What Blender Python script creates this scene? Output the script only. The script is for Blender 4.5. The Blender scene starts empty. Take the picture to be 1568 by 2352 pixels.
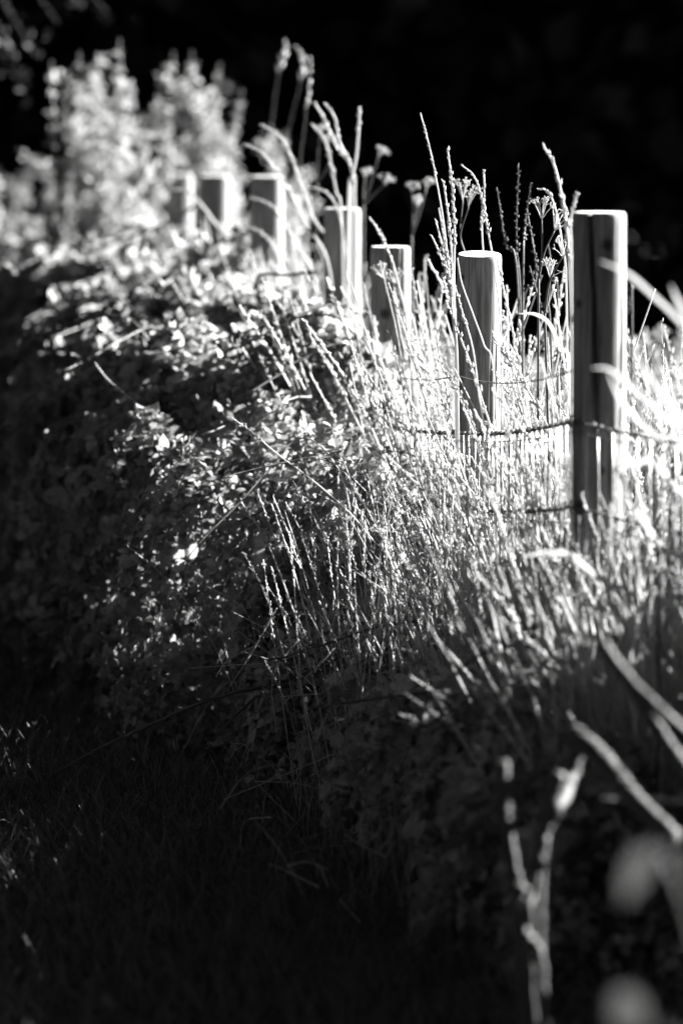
import bpy, math
import numpy as np
from mathutils import Vector
R = np.random.default_rng(7)
PI = math.pi
SC = bpy.context.scene
COL = SC.collection

# ------------------------------------------------------------------ camera
CAM_H, FPX, HOR = 1.685, 13067.0, 59.0          # eye height, focal length in picture units (1568 wide), horizon row
PITCH = math.atan((1176 - HOR) / FPX)
cam = bpy.data.cameras.new('camera')
cam.lens, cam.sensor_width, cam.sensor_fit = 200, 36, 'AUTO'
cam.clip_start, cam.clip_end = 0.1, 1000
cam.dof.use_dof = True
cam.dof.focus_distance = 12.2
cam.dof.aperture_fstop = 3.3
co = bpy.data.objects.new('camera', cam); COL.objects.link(co)
co.location = (0, 0, CAM_H); co.rotation_euler = (PI/2 - PITCH, 0, 0)
SC.camera = co

# ------------------------------------------------------------------ light
SUN_AZ, SUN_EL = math.radians(60), math.radians(23.5)
TO_SUN = np.array([math.sin(SUN_AZ)*math.cos(SUN_EL), math.cos(SUN_AZ)*math.cos(SUN_EL), math.sin(SUN_EL)])
w = bpy.data.worlds.new('World'); SC.world = w; w.use_nodes = True
nt = w.node_tree; nt.nodes.clear()
sky = nt.nodes.new('ShaderNodeTexSky'); sky.sky_type = 'NISHITA'; sky.sun_disc = False
sky.sun_elevation = SUN_EL; sky.sun_rotation = SUN_AZ
bw = nt.nodes.new('ShaderNodeRGBToBW'); bg = nt.nodes.new('ShaderNodeBackground'); ow = nt.nodes.new('ShaderNodeOutputWorld')
bg.inputs['Strength'].default_value = 0.05
nt.links.new(sky.outputs[0], bw.inputs[0]); nt.links.new(bw.outputs[0], bg.inputs[0]); nt.links.new(bg.outputs[0], ow.inputs[0])
sl = bpy.data.lights.new('sun', 'SUN'); sl.energy = 5.0; sl.angle = math.radians(0.5); sl.color = (1, 1, 0.985)
so = bpy.data.objects.new('sun', sl); COL.objects.link(so)
so.rotation_euler = Vector(TO_SUN).to_track_quat('Z', 'Y').to_euler(); so.location = (8, 16, 8)
SC.view_settings.view_transform = 'Standard'; SC.view_settings.look = 'None'
SC.view_settings.exposure = 3.4; SC.view_settings.gamma = 1.0
SC.cycles.max_bounces = 6; SC.cycles.diffuse_bounces = 3; SC.cycles.transmission_bounces = 3; SC.cycles.glossy_bounces = 2
SC.cycles.sample_clamp_indirect = 4.0

def P(x, y, d):
    """world point seen at picture position (x, y) on the plane d metres ahead"""
    u, v = (x - 784) / FPX, (1176 - y) / FPX
    c, s = math.cos(PITCH), math.sin(PITCH)
    dy, dz = c + v*s, -s + v*c
    return np.array([u/dy*d, d, CAM_H + dz/dy*d])

# ------------------------------------------------------------------ materials
def leafy(name, lo, hi, trans=0.35, rough=0.6, spec=0.3, scale=0):
    m = bpy.data.materials.new(name); m.use_nodes = True
    t = m.node_tree; n = t.nodes; n.clear(); L = t.links.new
    at = n.new('ShaderNodeAttribute'); at.attribute_name = 'tone'
    mr = n.new('ShaderNodeMapRange'); mr.inputs[3].default_value = lo; mr.inputs[4].default_value = hi
    L(at.outputs['Fac'], mr.inputs[0])
    val = mr.outputs[0]
    if scale:
        no = n.new('ShaderNodeTexNoise'); no.inputs['Scale'].default_value = scale; no.inputs['Detail'].default_value = 3
        tc = n.new('ShaderNodeTexCoord'); L(tc.outputs['Object'], no.inputs['Vector'])
        m2 = n.new('ShaderNodeMapRange'); m2.inputs[1].default_value = .3; m2.inputs[2].default_value = .7
        m2.inputs[3].default_value = .65; m2.inputs[4].default_value = 1.25; L(no.outputs['Fac'], m2.inputs[0])
        mu = n.new('ShaderNodeMath'); mu.operation = 'MULTIPLY'; L(val, mu.inputs[0]); L(m2.outputs[0], mu.inputs[1]); val = mu.outputs[0]
    cc = n.new('ShaderNodeCombineColor'); [L(val, cc.inputs[i]) for i in range(3)]
    p = n.new('ShaderNodeBsdfPrincipled'); p.inputs['Roughness'].default_value = rough
    p.inputs['Specular IOR Level'].default_value = spec; L(cc.outputs[0], p.inputs['Base Color'])
    o = n.new('ShaderNodeOutputMaterial')
    if trans > 0:
        tr = n.new('ShaderNodeBsdfTranslucent'); L(cc.outputs[0], tr.inputs['Color'])
        mx = n.new('ShaderNodeMixShader'); mx.inputs[0].default_value = trans
        L(p.outputs[0], mx.inputs[1]); L(tr.outputs[0], mx.inputs[2]); L(mx.outputs[0], o.inputs[0])
    else:
        L(p.outputs[0], o.inputs[0])
    return m

def wood(name, lo, hi, knots=()):
    m = bpy.data.materials.new(name); m.use_nodes = True
    t = m.node_tree; n = t.nodes; L = t.links.new
    p = n['Principled BSDF']; p.inputs['Roughness'].default_value = .75; p.inputs['Specular IOR Level'].default_value = .25
    tc = n.new('ShaderNodeTexCoord'); mp = n.new('ShaderNodeMapping'); mp.inputs['Scale'].default_value = (1, 1, .06)
    L(tc.outputs['Object'], mp.inputs[0])
    def noise(sc, det, src):
        a = n.new('ShaderNodeTexNoise'); a.inputs['Scale'].default_value = sc; a.inputs['Detail'].default_value = det; L(src, a.inputs['Vector']); return a.outputs['Fac']
    def mr(v, a, b, c, d):
        q = n.new('ShaderNodeMapRange'); L(v, q.inputs[0])
        for i, x in enumerate((a, b, c, d)): q.inputs[i+1].default_value = x
        return q.outputs[0]
    def mul(a, b):
        q = n.new('ShaderNodeMath'); q.operation = 'MULTIPLY'; L(a, q.inputs[0]); L(b, q.inputs[1]); return q.outputs[0]
    v = mr(noise(38, 5, mp.outputs[0]), .3, .7, lo, hi)
    v = mul(v, mr(noise(190, 4, mp.outputs[0]), .3, .62, .5, 1.1))
    v = mul(v, mr(noise(9, 4, tc.outputs['Object']), .3, .7, .78, 1.12))
    for (x, y, z, r) in knots:
        vm = n.new('ShaderNodeVectorMath'); vm.operation = 'DISTANCE'; vm.inputs[1].default_value = (x, y, z); L(tc.outputs['Object'], vm.inputs[0])
        v = mul(v, mr(vm.outputs['Value'], r*.35, r, .16, 1))
    cc = n.new('ShaderNodeCombineColor'); [L(v, cc.inputs[i]) for i in range(3)]
    L(cc.outputs[0], p.inputs['Base Color'])
    b = n.new('ShaderNodeBump'); b.inputs['Strength'].default_value = .35; b.inputs['Distance'].default_value = .004
    L(noise(120, 4, mp.outputs[0]), b.inputs['Height']); L(b.outputs[0], p.inputs['Normal'])
    return m

M = dict(
    boughleaf=leafy('bough leaf', .006, .013, .25, .6, .2),
    straw=leafy('dry straw', .34, .68, .45, .5, .35),
    blade=leafy('grass blade', .18, .50, .45, .5, .35),
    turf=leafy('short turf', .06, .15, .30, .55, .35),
    bramble=leafy('bramble leaf', .10, .42, .45, .5, .3, 60),
    shrub=leafy('shrub leaf', .20, .38, .5, .7, .12),
    under=leafy('undergrowth leaf', .08, .24, .4, .5, .35),
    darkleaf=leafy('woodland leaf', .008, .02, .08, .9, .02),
    bark=leafy('bark', .02, .05, 0, .9, .1, 12),
    cane=leafy('bramble cane', .03, .09, 0, .55, .3, 40),
    dead=leafy('dead stem', .022, .06, 0, .7, .2, 18),
    darkseed=leafy('dark seed head', .05, .16, .1, .8, .1),
    seed=leafy('dry seed head', .30, .60, .30, .6, .25),
)
def metal(name, a, rough):
    m = leafy(name, a*.7, a*1.2, 0, rough, .5, 90); m.node_tree.nodes['Principled BSDF'].inputs['Metallic'].default_value = .55
    return m
M['galv'] = metal('galvanised wire', .38, .5)
M['rust'] = metal('weathered barbed wire', .13, .6)

# ------------------------------------------------------------------ mesh collector
class Geo:
    def __init__(s): s.v, s.q, s.t, s.tone, s.n = [], [], [], [], 0
    def add(s, v, q=None, t=None, tone=.5):
        v = np.asarray(v, float).reshape(-1, 3)
        if q is not None and len(q): s.q.append(np.asarray(q, int).reshape(-1, 4) + s.n)
        if t is not None and len(t): s.t.append(np.asarray(t, int).reshape(-1, 3) + s.n)
        s.tone.append(np.full(len(v), tone) if np.isscalar(tone) else np.asarray(tone, float))
        s.v.append(v); s.n += len(v)
    def build(s, name, mat, parent=None, smooth=True, origin=None):
        me = bpy.data.meshes.new(name)
        v = np.concatenate(s.v) if s.v else np.zeros((0, 3))
        if origin is not None: v = v - np.asarray(origin)
        q = np.concatenate(s.q) if s.q else np.zeros((0, 4), int)
        t = np.concatenate(s.t) if s.t else np.zeros((0, 3), int)
        me.vertices.add(len(v)); me.vertices.foreach_set('co', v.astype(np.float32).ravel())
        li = np.concatenate([q.ravel(), t.ravel()]).astype(np.int32)
        me.loops.add(len(li)); me.loops.foreach_set('vertex_index', li)
        st = np.concatenate([np.arange(len(q))*4, len(q)*4 + np.arange(len(t))*3]).astype(np.int32)
        me.polygons.add(len(st)); me.polygons.foreach_set('loop_start', st)
        me.polygons.foreach_set('use_smooth', np.full(len(st), smooth))
        at = me.attributes.new('tone', 'FLOAT', 'POINT'); at.data.foreach_set('value', np.concatenate(s.tone).astype(np.float32))
        me.materials.append(mat); me.update(calc_edges=True)
        o = bpy.data.objects.new(name, me); COL.objects.link(o)
        if parent is not None: o.parent = parent
        elif origin is not None: o.location = origin
        return o

def smooth_path(pts, n):
    p = np.asarray(pts, float)
    if len(p) == 2: return p[0] + (p[1]-p[0])*np.linspace(0, 1, n)[:, None]
    e = np.vstack([2*p[0]-p[1], p, 2*p[-1]-p[-2]])
    k = np.linspace(0, len(p)-1 - 1e-9, n); i = k.astype(int); f = (k-i)[:, None]
    a, b, c, d = e[i], e[i+1], e[i+2], e[i+3]
    return .5*((2*b) + (c-a)*f + (2*a-5*b+4*c-d)*f**2 + (3*b-a-3*c+d)*f**3)
def nrm(a): return a / (np.linalg.norm(a, axis=-1, keepdims=True) + 1e-12)
def frames(p):
    t = nrm(np.gradient(p, axis=0))
    ref = np.tile([0.31, .95, .08], (len(p), 1))
    a = nrm(np.cross(t, ref)); b = np.cross(t, a)
    return t, a, b
def tube(g, pts, rad, sides=5, tone=.5, cap=True):
    p = np.asarray(pts, float); n = len(p); rad = np.broadcast_to(rad, (n,))
    t, a, b = frames(p); th = np.arange(sides)*2*PI/sides
    v = p[:, None] + rad[:, None, None]*(np.cos(th)[None, :, None]*a[:, None] + np.sin(th)[None, :, None]*b[:, None])
    i = np.arange(n-1)[:, None]*sides; j = np.arange(sides)[None]; k = (j+1) % sides
    q = np.stack([i+j, i+k, i+k+sides, i+j+sides], -1).reshape(-1, 4)
    v = v.reshape(-1, 3); tr = []
    if cap:
        v = np.vstack([v, p[:1], p[-1:]])
        tr = [[n*sides, (x+1) % sides, x] for x in range(sides)] + [[n*sides+1, (n-1)*sides+x, (n-1)*sides+(x+1) % sides] for x in range(sides)]
    g.add(v, q, tr, tone)
def ribbon(g, pts, wid, side, tone=.5, fold=.25):
    """a leaf blade: three vertices across, folded along its middle"""
    p = np.asarray(pts, float); n = len(p); wid = np.broadcast_to(wid, (n,))[:, None]
    t = nrm(np.gradient(p, axis=0)); s = nrm(np.asarray(side, float) - t*(t@np.asarray(side, float))[:, None]); u = np.cross(s, t)
    v = np.stack([p - s*wid/2 + u*wid*fold, p, p + s*wid/2 + u*wid*fold], 1).reshape(-1, 3)
    i = np.arange(n-1)*3
    q = np.concatenate([np.stack([i, i+1, i+4, i+3], 1), np.stack([i+1, i+2, i+5, i+4], 1)])
    g.add(v, q, None, tone)
def grain(g, p, d, L, W, tone):
    """one spikelet: a small pointed body"""
    d = nrm(np.asarray(d)); a = nrm(np.cross(d, [.3, .9, .2])); b = np.cross(d, a)
    m = p + d*L*.4
    v = [p, m+a*W, m+b*W, m-a*W, m-b*W, p+d*L]
    g.add(v, None, [[0, 2, 1], [0, 3, 2], [0, 4, 3], [0, 1, 4], [5, 1, 2], [5, 2, 3], [5, 3, 4], [5, 4, 1]], tone)
def spike(g, path, L=.011, W=.0028, gap=.0055, tone=.6, open_=.45, rng=R):
    """seed head of spikelets along a path that runs from its foot to its tip"""
    seg = np.linalg.norm(np.diff(path, axis=0), axis=1); tot = seg.sum(); cum = np.concatenate([[0], np.cumsum(seg)])
    m = max(4, int(tot/gap)); t, a, b = frames(path)
    for k in range(m):
        s = (k+.5)/m*tot; q = np.array([np.interp(s, cum, path[:, c]) for c in range(3)])
        i = min(len(path)-1, int(np.searchsorted(cum, s))); ph = k*2.4 + rng.uniform(-1.2, 1.2)
        if rng.uniform() < .12: continue
        out = a[i]*math.cos(ph) + b[i]*math.sin(ph); f = 1 - .45*(k/m)**2
        grain(g, q + out*.001, t[i] + out*open_*rng.uniform(.6, 1.3), L*f*rng.uniform(.6, 1.5), W*f*rng.uniform(.8, 1.2), tone + rng.uniform(-.25, .25))
def rot_z(a): 
    c, s = np.cos(a), np.sin(a); z = np.zeros_like(c); o = np.ones_like(c)
    return np.stack([np.stack([c, -s, z], -1), np.stack([s, c, z], -1), np.stack([z, z, o], -1)], -2)
def rot_axis(ax, an):
    ax = nrm(ax); x, y, z = ax[..., 0], ax[..., 1], ax[..., 2]; c, s = np.cos(an), np.sin(an); C = 1-c
    return np.stack([np.stack([c+x*x*C, x*y*C-z*s, x*z*C+y*s], -1), np.stack([y*x*C+z*s, c+y*y*C, y*z*C-x*s], -1), np.stack([z*x*C-y*s, z*y*C+x*s, c+z*z*C], -1)], -2)
def scatter(g, tmpl, pos, rot, scl, tone):
    """many copies of one small shape; tmpl = Geo"""
    v = np.concatenate(tmpl.v); tt = np.concatenate(tmpl.tone); n = len(pos); k = len(v)
    if n == 0: return
    V = np.einsum('nij,nkj->nki', rot, v[None]*np.broadcast_to(np.asarray(scl), (n, 3))[:, None] if np.ndim(scl) == 2 else v[None]*np.asarray(scl).reshape(-1, 1, 1)) + pos[:, None]
    off = (np.arange(n)*k)[:, None, None]
    q = (np.concatenate(tmpl.q)[None] + off).reshape(-1, 4) if tmpl.q else None
    t = (np.concatenate(tmpl.t)[None] + off).reshape(-1, 3) if tmpl.t else None
    g.add(V.reshape(-1, 3), q, t, (np.asarray(tone)[:, None] + (tt - .5)[None]).ravel())

def prop(o, label=None, cat=None, group=None, kind=None):
    if label: o['label'] = label
    if cat: o['category'] = cat
    if group: o['group'] = group
    if kind: o['kind'] = kind
    return o
def thing(name, loc, label, cat, group=None):
    o = bpy.data.objects.new(name, None); COL.objects.link(o); o.location = loc; o.empty_display_size = .1
    return prop(o, label, cat, group)
def part(g, name, mat, root, smooth=True):
    o = g.build(name, mat, root, smooth, origin=np.array(root.location)); return o

# ------------------------------------------------------------------ ground
def gz(x, y):
    x, y = np.asarray(x, float), np.asarray(y, float)
    return .018*np.sin(x*2.1 + .7*y) + .014*np.sin(1.3*y - x) + .02*np.exp(-((x - fx(y))/.5)**2)
def fx(y): return .48 - .108*(np.asarray(y, float) - 10.6)      # the fence line on plan
g = Geo()
xs = np.concatenate([[-220, -60, -20, -9], np.linspace(-5, 5, 51), [9, 20, 60, 220]])
ys = np.concatenate([[-220, -60, -15, 0], np.linspace(3, 27, 97), [34, 50, 90, 220]])
X, Y = np.meshgrid(xs, ys); near = (abs(X) < 8) & (Y > 1) & (Y < 32)
Z = np.where(near, gz(X, Y), 0); nx = len(xs)
i = (np.arange(len(ys)-1)[:, None]*nx + np.arange(nx-1)[None]).ravel()
g.add(np.stack([X, Y, Z], -1), np.stack([i, i+1, i+1+nx, i+nx], 1), None, .4)
prop(g.build('ground', leafy('bare soil', .015, .05, 0, .95, .1, 14)), kind='structure')

# ------------------------------------------------------------------ wood behind the fence, plus unseen leaves added to shade the place
def diamond():
    t = Geo(); t.add([[0, 0, 0], [.36, .45, .06], [0, 1, -.05], [-.36, .45, .06]], [[0, 1, 2, 3]], None, .5); return t
def rand_rot(n, rng): 
    return rot_axis(rng.normal(size=(n, 3)), rng.uniform(0, 2*PI, n))
def dapple(p, sp): return (sp < 3.6) & ((np.sin(p[:, 2]*2.3 + sp*5) + np.sin(sp*11)) > -.2*1)
def leaf_box(g, n, fn, size, rng):
    p = fn(n); sp = p[:, :2] @ PERP; p = p[~((p[:, 0] > -7) & (p[:, 0] < 0) & (p[:, 1] > 9.5) & (p[:, 1] < 17) & (p[:, 2] > 5) & (p[:, 2] < 13)) ]; sp = p[:, :2] @ PERP; p = p[~((sp > 3.3) & (sp < 19.2) & (p[:, 0] > .4) & (p[:, 2] < ((p[:, :2] @ SUNH) - 5.5)*.435 + 2.6) & ~dapple(p, sp))]  # leaves cut away to shape a sun shaft and a sky opening
    scatter(g, diamond(), p, rand_rot(len(p), rng), rng.uniform(size*.6, size*1.3, len(p)), rng.uniform(0, 1, len(p)))
rw = np.random.default_rng(21)
def box(x0, x1, y0, y1, z0, z1): return lambda n: np.stack([rw.uniform(x0, x1, n), rw.uniform(y0, y1, n), rw.uniform(z0, z1, n)], 1)
SUNH = np.array([math.sin(SUN_AZ), math.cos(SUN_AZ)]); PERP = np.array([-SUNH[1], SUNH[0]])
def sunbox(s0, s1, r0, r1, z0, z1):
    def f(n):
        s, r = rw.uniform(s0, s1, n), rw.uniform(r0, r1, n); xy = s[:, None]*PERP + r[:, None]*SUNH
        return np.column_stack([xy, rw.uniform(z0, z1, n)])
    return f
g = Geo()
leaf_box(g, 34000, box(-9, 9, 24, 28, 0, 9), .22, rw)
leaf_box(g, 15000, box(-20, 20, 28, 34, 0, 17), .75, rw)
leaf_box(g, 12000, box(-10, -4.5, -12, 26, 0, 13), .8, rw)  # unseen leaf wall at the left, added to block sky
leaf_box(g, 9000, box(-8, 1.0, -8, 24, 8, 12), .8, rw)  # unseen canopy overhead, added to cut the sky light
leaf_box(g, 7000, box(-14, 14, -14, -9, 0, 15), .8, rw)  # unseen leaf wall behind the camera, added to block sky
leaf_box(g, 9000, sunbox(-22, 3.3, 18, 25, 0, 17), .8, rw)  # unseen sun-side leaves, placed to bound the near edge of the sunlight
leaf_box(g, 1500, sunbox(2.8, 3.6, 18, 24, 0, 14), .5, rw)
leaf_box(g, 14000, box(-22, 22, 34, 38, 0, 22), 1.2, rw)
leaf_box(g, 17000, sunbox(19.2, 46, 20, 30, 0, 20), .8, rw)  # unseen sun-side leaves, added to keep sun off the back wood
leaf_box(g, 8000, box(1.0, 14, -12, 8, 7, 11), .8, rw)  # unseen canopy over the near right, added against sky fill
leaf_box(g, 9000, box(.4, 12, 4, 26, 8, 12), .8, rw)  # unseen canopy right of the fence, added above the sun's path
prop(g.build('woodland', M['darkleaf'], smooth=False), 'black shaded wood behind the fence, with unseen canopy and leaf walls added for shade', 'woodland', kind='stuff')
g = Geo()
for k in range(40):
    a = rw.uniform(0, 1)
    b = box(-18, 18, 26, 33, 0, 0)(1)[0] if k < 22 else (box(-11, -7, -8, 24, 0, 0)(1)[0] if k < 30 else sunbox(-18, 6, 19, 24, 0, 0)(1)[0])
    if 3.5 < b[:2] @ PERP < 19.6 and b[0] > 0: continue
    h = rw.uniform(11, 16); tip = b + [rw.uniform(-.8, .8), rw.uniform(-.8, .8), h]
    tube(g, smooth_path([b, (b+tip)/2 + rw.normal(0, .25, 3)*[1, 1, 0], tip], 8), np.linspace(rw.uniform(.16, .3), .05, 8), 8, a)
prop(g.build('woodland_trunks', M['bark']), 'dark trunks standing in the shaded wood', 'trunks', kind='stuff')

# ------------------------------------------------------------------ fence posts
def ang(x, z): return x  # readability only
def post(cx, d, top_y, label, width=None, crack=None, cut=(0, 0), seed=0, knots=(), foot=-.25, lean=0.0, staples=()):
    c = P(cx, top_y, d); r = .0475 if width is None else width*d/FPX/2
    rng = np.random.default_rng(100+seed); base = np.array([c[0], d, 0.0]); H = c[2]
    root = thing('fence_post', base, label, 'fence post', 'round wooden posts of the fence line')
    NS, NV = 180, 70
    zz = np.concatenate([np.linspace(foot, H-.02, NV-4), H - np.array([.012, .006, .002, 0])])
    th = np.arange(NS)*2*PI/NS
    T, Zz = np.meshgrid(th, zz)
    rr = r*(1 + .012*np.sin(3*T + seed) + .01*np.sin(2*T - Zz*2.3) + .006*np.sin(Zz*7 + seed + 2*T))
    rr[-1] *= .93; rr[-2] *= .968; rr[-3] *= .988
    if crack is not None:
        for (off, wdt, dep, z_lo) in crack:
            path = -PI/2 + np.arcsin(np.clip(np.interp(Zz, *off) * 2 - 1, -.98, .98))
            wob = .025*np.sin(Zz*23) + .015*np.sin(Zz*61)
            da = (T - (path % (2*PI)) - wob + PI) % (2*PI) - PI
            fade = np.clip((Zz - z_lo)/.08, 0, 1)
            rr = rr - dep*fade*np.exp(-(da*r/wdt)**4)
    for k in range(10):                                           # fine drying checks
        a0 = rng.uniform(-PI, 0); zc = rng.uniform(.5, H); da = (T - a0 - .02*np.sin(Zz*31+k) + PI) % (2*PI) - PI
        rr = rr - .005*np.exp(-(da*r/.0022)**2)*np.exp(-((Zz-zc)/.11)**2)
    x = rr*np.cos(T); y = rr*np.sin(T)
    zt = Zz + np.clip((Zz - (H-.2))/.2, 0, 1)*(cut[0]*x + cut[1]*y)
    x = x + lean*(Zz - H)
    V = np.stack([x, y, zt], -1)
    ii = np.arange(len(zz)-1)[:, None]*NS; j = np.arange(NS)[None]; k = (j+1) % NS
    q = np.stack([ii+j, ii+k, ii+k+NS, ii+j+NS], -1).reshape(-1, 4)
    g = Geo(); g.add(V.reshape(-1, 3) + base, q, None, .5)
    kn = [(p[0]*r, -math.sqrt(max(0, 1-p[0]**2))*r, p[1], p[2]) for p in knots]
    part(g, 'shaft', wood('post wood', .09 + .04*rng.uniform(), .34, kn), root)
    g = Geo(); ring = V[-1]; ctr = ring.mean(0)                     # sawn end with a slight dish
    rings = [ctr + (ring-ctr)*f + [0, 0, -.0015*(1-f)] for f in (1, .7, .4, .15)]
    vv = np.concatenate(rings + [[ctr - [0, 0, .0015]]])
    q = np.concatenate([np.stack([a*NS+j[0], a*NS+k[0], (a+1)*NS+k[0], (a+1)*NS+j[0]], 1) for a in range(3)])
    t = np.stack([3*NS+j[0], 3*NS+k[0], np.full(NS, 4*NS)], 1)
    g.add(vv + base, q, t, .75)
    part(g, 'end_grain', M['endgrain'], root)
    for (sx, sz) in staples:
        g = Geo(); a = math.asin(sx); p0 = base + [sx*r*1.0, -math.cos(a)*r, sz]
        o = np.array([sx, -math.cos(a), 0]); u = np.array([0, 0, 1.0])
        tube(g, smooth_path([p0 - o*.004 - u*.011, p0 + o*.007 - u*.009, p0 + o*.010, p0 + o*.007 + u*.009, p0 - o*.004 + u*.011], 14), .0024, 6, .4)
        part(g, 'staple', M['rust'], root)
    return root
M['endgrain'] = leafy('sawn end grain', .5, .75, 0, .8, .2, 160)
POSTS = {}
POSTS['A'] = post(1375.5, 10.6, 487, 'tallest nearest wooden post, split by a long dark crack below its flat top', 123,
    crack=[(([.2, .55, .8, 1.0, 1.2, 1.4], [.52, .50, .46, .40, .34, .27]), .0058, .030, .60)], seed=1,
    knots=((.27, 1.28, .016), (-.72, .79, .02), (-.8, 1.17, .012), (.05, .86, .012)), staples=((-.93, .95), (-.93, .79)))
POSTS['B'] = post(1100, 12.4, 583, 'wooden post with a pale oval tilted top behind the tall spiky grass', 103, cut=(.0, .11), seed=2,
    knots=((-.75, 1.14, .008), (.35, .84, .014), (-.3, .62, .012)), lean=.006, staples=((-.93, .797), (-.9, .92)))
POSTS['C'] = post(896, 14.0, 566, 'flat topped wooden post with a knot, leaves and brambles at its left foot', 93, seed=3,
    crack=[(([.2, 1.2], [.77, .77]), .0028, .008, .55)], knots=((-.28, .98, .018), (.2, .9, .01)), staples=((-.93, .70),))
POSTS['D'] = post(786, 15.1, 478, 'soft focus wooden post with leaning grass arching across its top', 86, seed=4)
POSTS['E'] = post(613, 16.8, 405, 'blurred wooden post wider than its far neighbours, grey face clear of the shrub', 78, seed=5)
POSTS['F'] = post(494, 18.4, 403, 'blurred wooden post in front of the bushy shrub, pale edge crossed by a bent stalk', 70, seed=6)
POSTS['G'] = post(410, 20.0, 400, 'farthest blurred wooden post, half lost behind shrub leaves', 64, seed=7)

# ------------------------------------------------------------------ wires
def wire_line(pts, n=120, sag=.0):
    p = np.asarray(pts, float); out = []
    for a, b in zip(p[:-1], p[1:]):
        m = max(8, int(n*np.linalg.norm(b-a))); f = np.linspace(0, 1, m, endpoint=False)[:, None]
        q = a + (b-a)*f; q[:, 2] -= sag*4*(f[:, 0]*(1-f[:, 0])); out.append(q)
    return np.concatenate(out + [p[-1:]])
def left_of(k, z, extra=.004):
    o = POSTS[k]; r = {'A': .0499, 'B': .0489, 'C': .0498, 'D': .0497, 'E': .0501, 'F': .0493, 'G': .049}[k]
    return np.array([o.location.x - .93*(r+extra), o.location.y - .37*(r+extra), z])
RIGHT_END = np.array([1.16, 8.95, 0])
def barbed(zs, label, rng):
    pts = [RIGHT_END + [0, 0, zs[0]]] + [left_of(k, z) for k, z in zip('ABCDEFG', zs[1:])]
    root = thing('barbed_wire', pts[1], label, 'barbed wire', 'barbed strands of the fence')
    c = wire_line(pts, 160, .010); t, a, b = frames(c)
    s = np.concatenate([[0], np.cumsum(np.linalg.norm(np.diff(c, axis=0), axis=1))])
    g = Geo()
    for ph in (0, PI):
        w_ = s*2*PI/.035 + ph
        tube(g, c + .0017*(np.cos(w_)[:, None]*a + np.sin(w_)[:, None]*b), .0017, 5, rng.uniform(.3, .7))
    part(g, 'strand', M['rust'], root)
    pos = .45
    while pos < 6.2:
        g = Geo()
        i = min(len(c)-2, int(np.searchsorted(s, pos))); p = c[i]; tt, aa, bb = t[i], a[i], b[i]
        f = np.linspace(0, 1, 14); an = f*2*PI*2.2 + rng.uniform(0, 6)
        co_ = p + tt*((f-.5)*.011)[:, None] + .0044*(np.cos(an)[:, None]*aa + np.sin(an)[:, None]*bb)
        tube(g, co_, .0016, 4, .4)
        for q_, sg in ((co_[0], -1), (co_[-1], 1)):
            dv = nrm(rng.normal(size=3) + tt*sg*.6); tube(g, np.array([q_, q_ + dv*.017]), [.0016, .0005], 4, .4)
        part(g, 'barb', M['rust'], root)
        pos += .08*rng.uniform(.85, 1.15)
    return root
rb = np.random.default_rng(31)
barbed([.93, .95, .80, .72, .78, .78, .78, .78], 'upper barbed strand running over the netting and across the tallest post', rb)
barbed([.76, .79, .64, .56, .6, .6, .6, .6], 'lower barbed strand strung through the grass across the netting', rb)
g = Geo(); pts = [left_of(k, z) for k, z in zip('ABCD', (1.045, .925, .85, .9))]
root = thing('plain_wire', pts[1], 'thin smooth single wire stretched above the barbed strands', 'wire')
tube(g, wire_line(pts, 40, .02), .0016, 5, .5); part(g, 'strand', M['rust'], root)
root = thing('wire_netting', left_of('A', 0), 'galvanised netting of close upright wires hung below the barbed wire', 'wire netting')
g = Geo(); g2 = Geo()
segs = [(RIGHT_END, left_of('A', 0, .002), (.93, .95), .052), (left_of('A', 0, .002), left_of('B', 0, .002), (.95, .80), .075), (left_of('B', 0, .002), left_of('C', 0, .002), (.80, .72), .085)]
for a, b, (za, zb), gap in segs:
    L = np.linalg.norm(b[:2]-a[:2]); m = int(L/gap)
    for k in range(m+1):
        f = k/m; p = a + (b-a)*f; zt = za + (zb-za)*f - .010*4*f*(1-f) - .004
        zz = np.linspace(zt, .02, 12); j = rb.normal(0, .0022, 2)
        tube(g, np.column_stack([p[0] + j[0] + .0015*np.sin(zz*17+k), p[1] + j[1] + .001*np.sin(zz*11+k), zz]), .0020, 6, rb.uniform(.2, .9))
    for fz in (.02, .2, .38, .56, .74):
        f = np.linspace(0, 1, 30); zt = (za + (zb-za)*f)*(1-fz) - .010*4*f*(1-f)*(1-fz)
        tube(g2, np.column_stack([a[0]+(b[0]-a[0])*f, a[1]+(b[1]-a[1])*f - .003, zt]), .0013, 5, .5)
part(g, 'upright_wires', M['galv'], root); part(g2, 'cross_wires', M['rust'], root)

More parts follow.
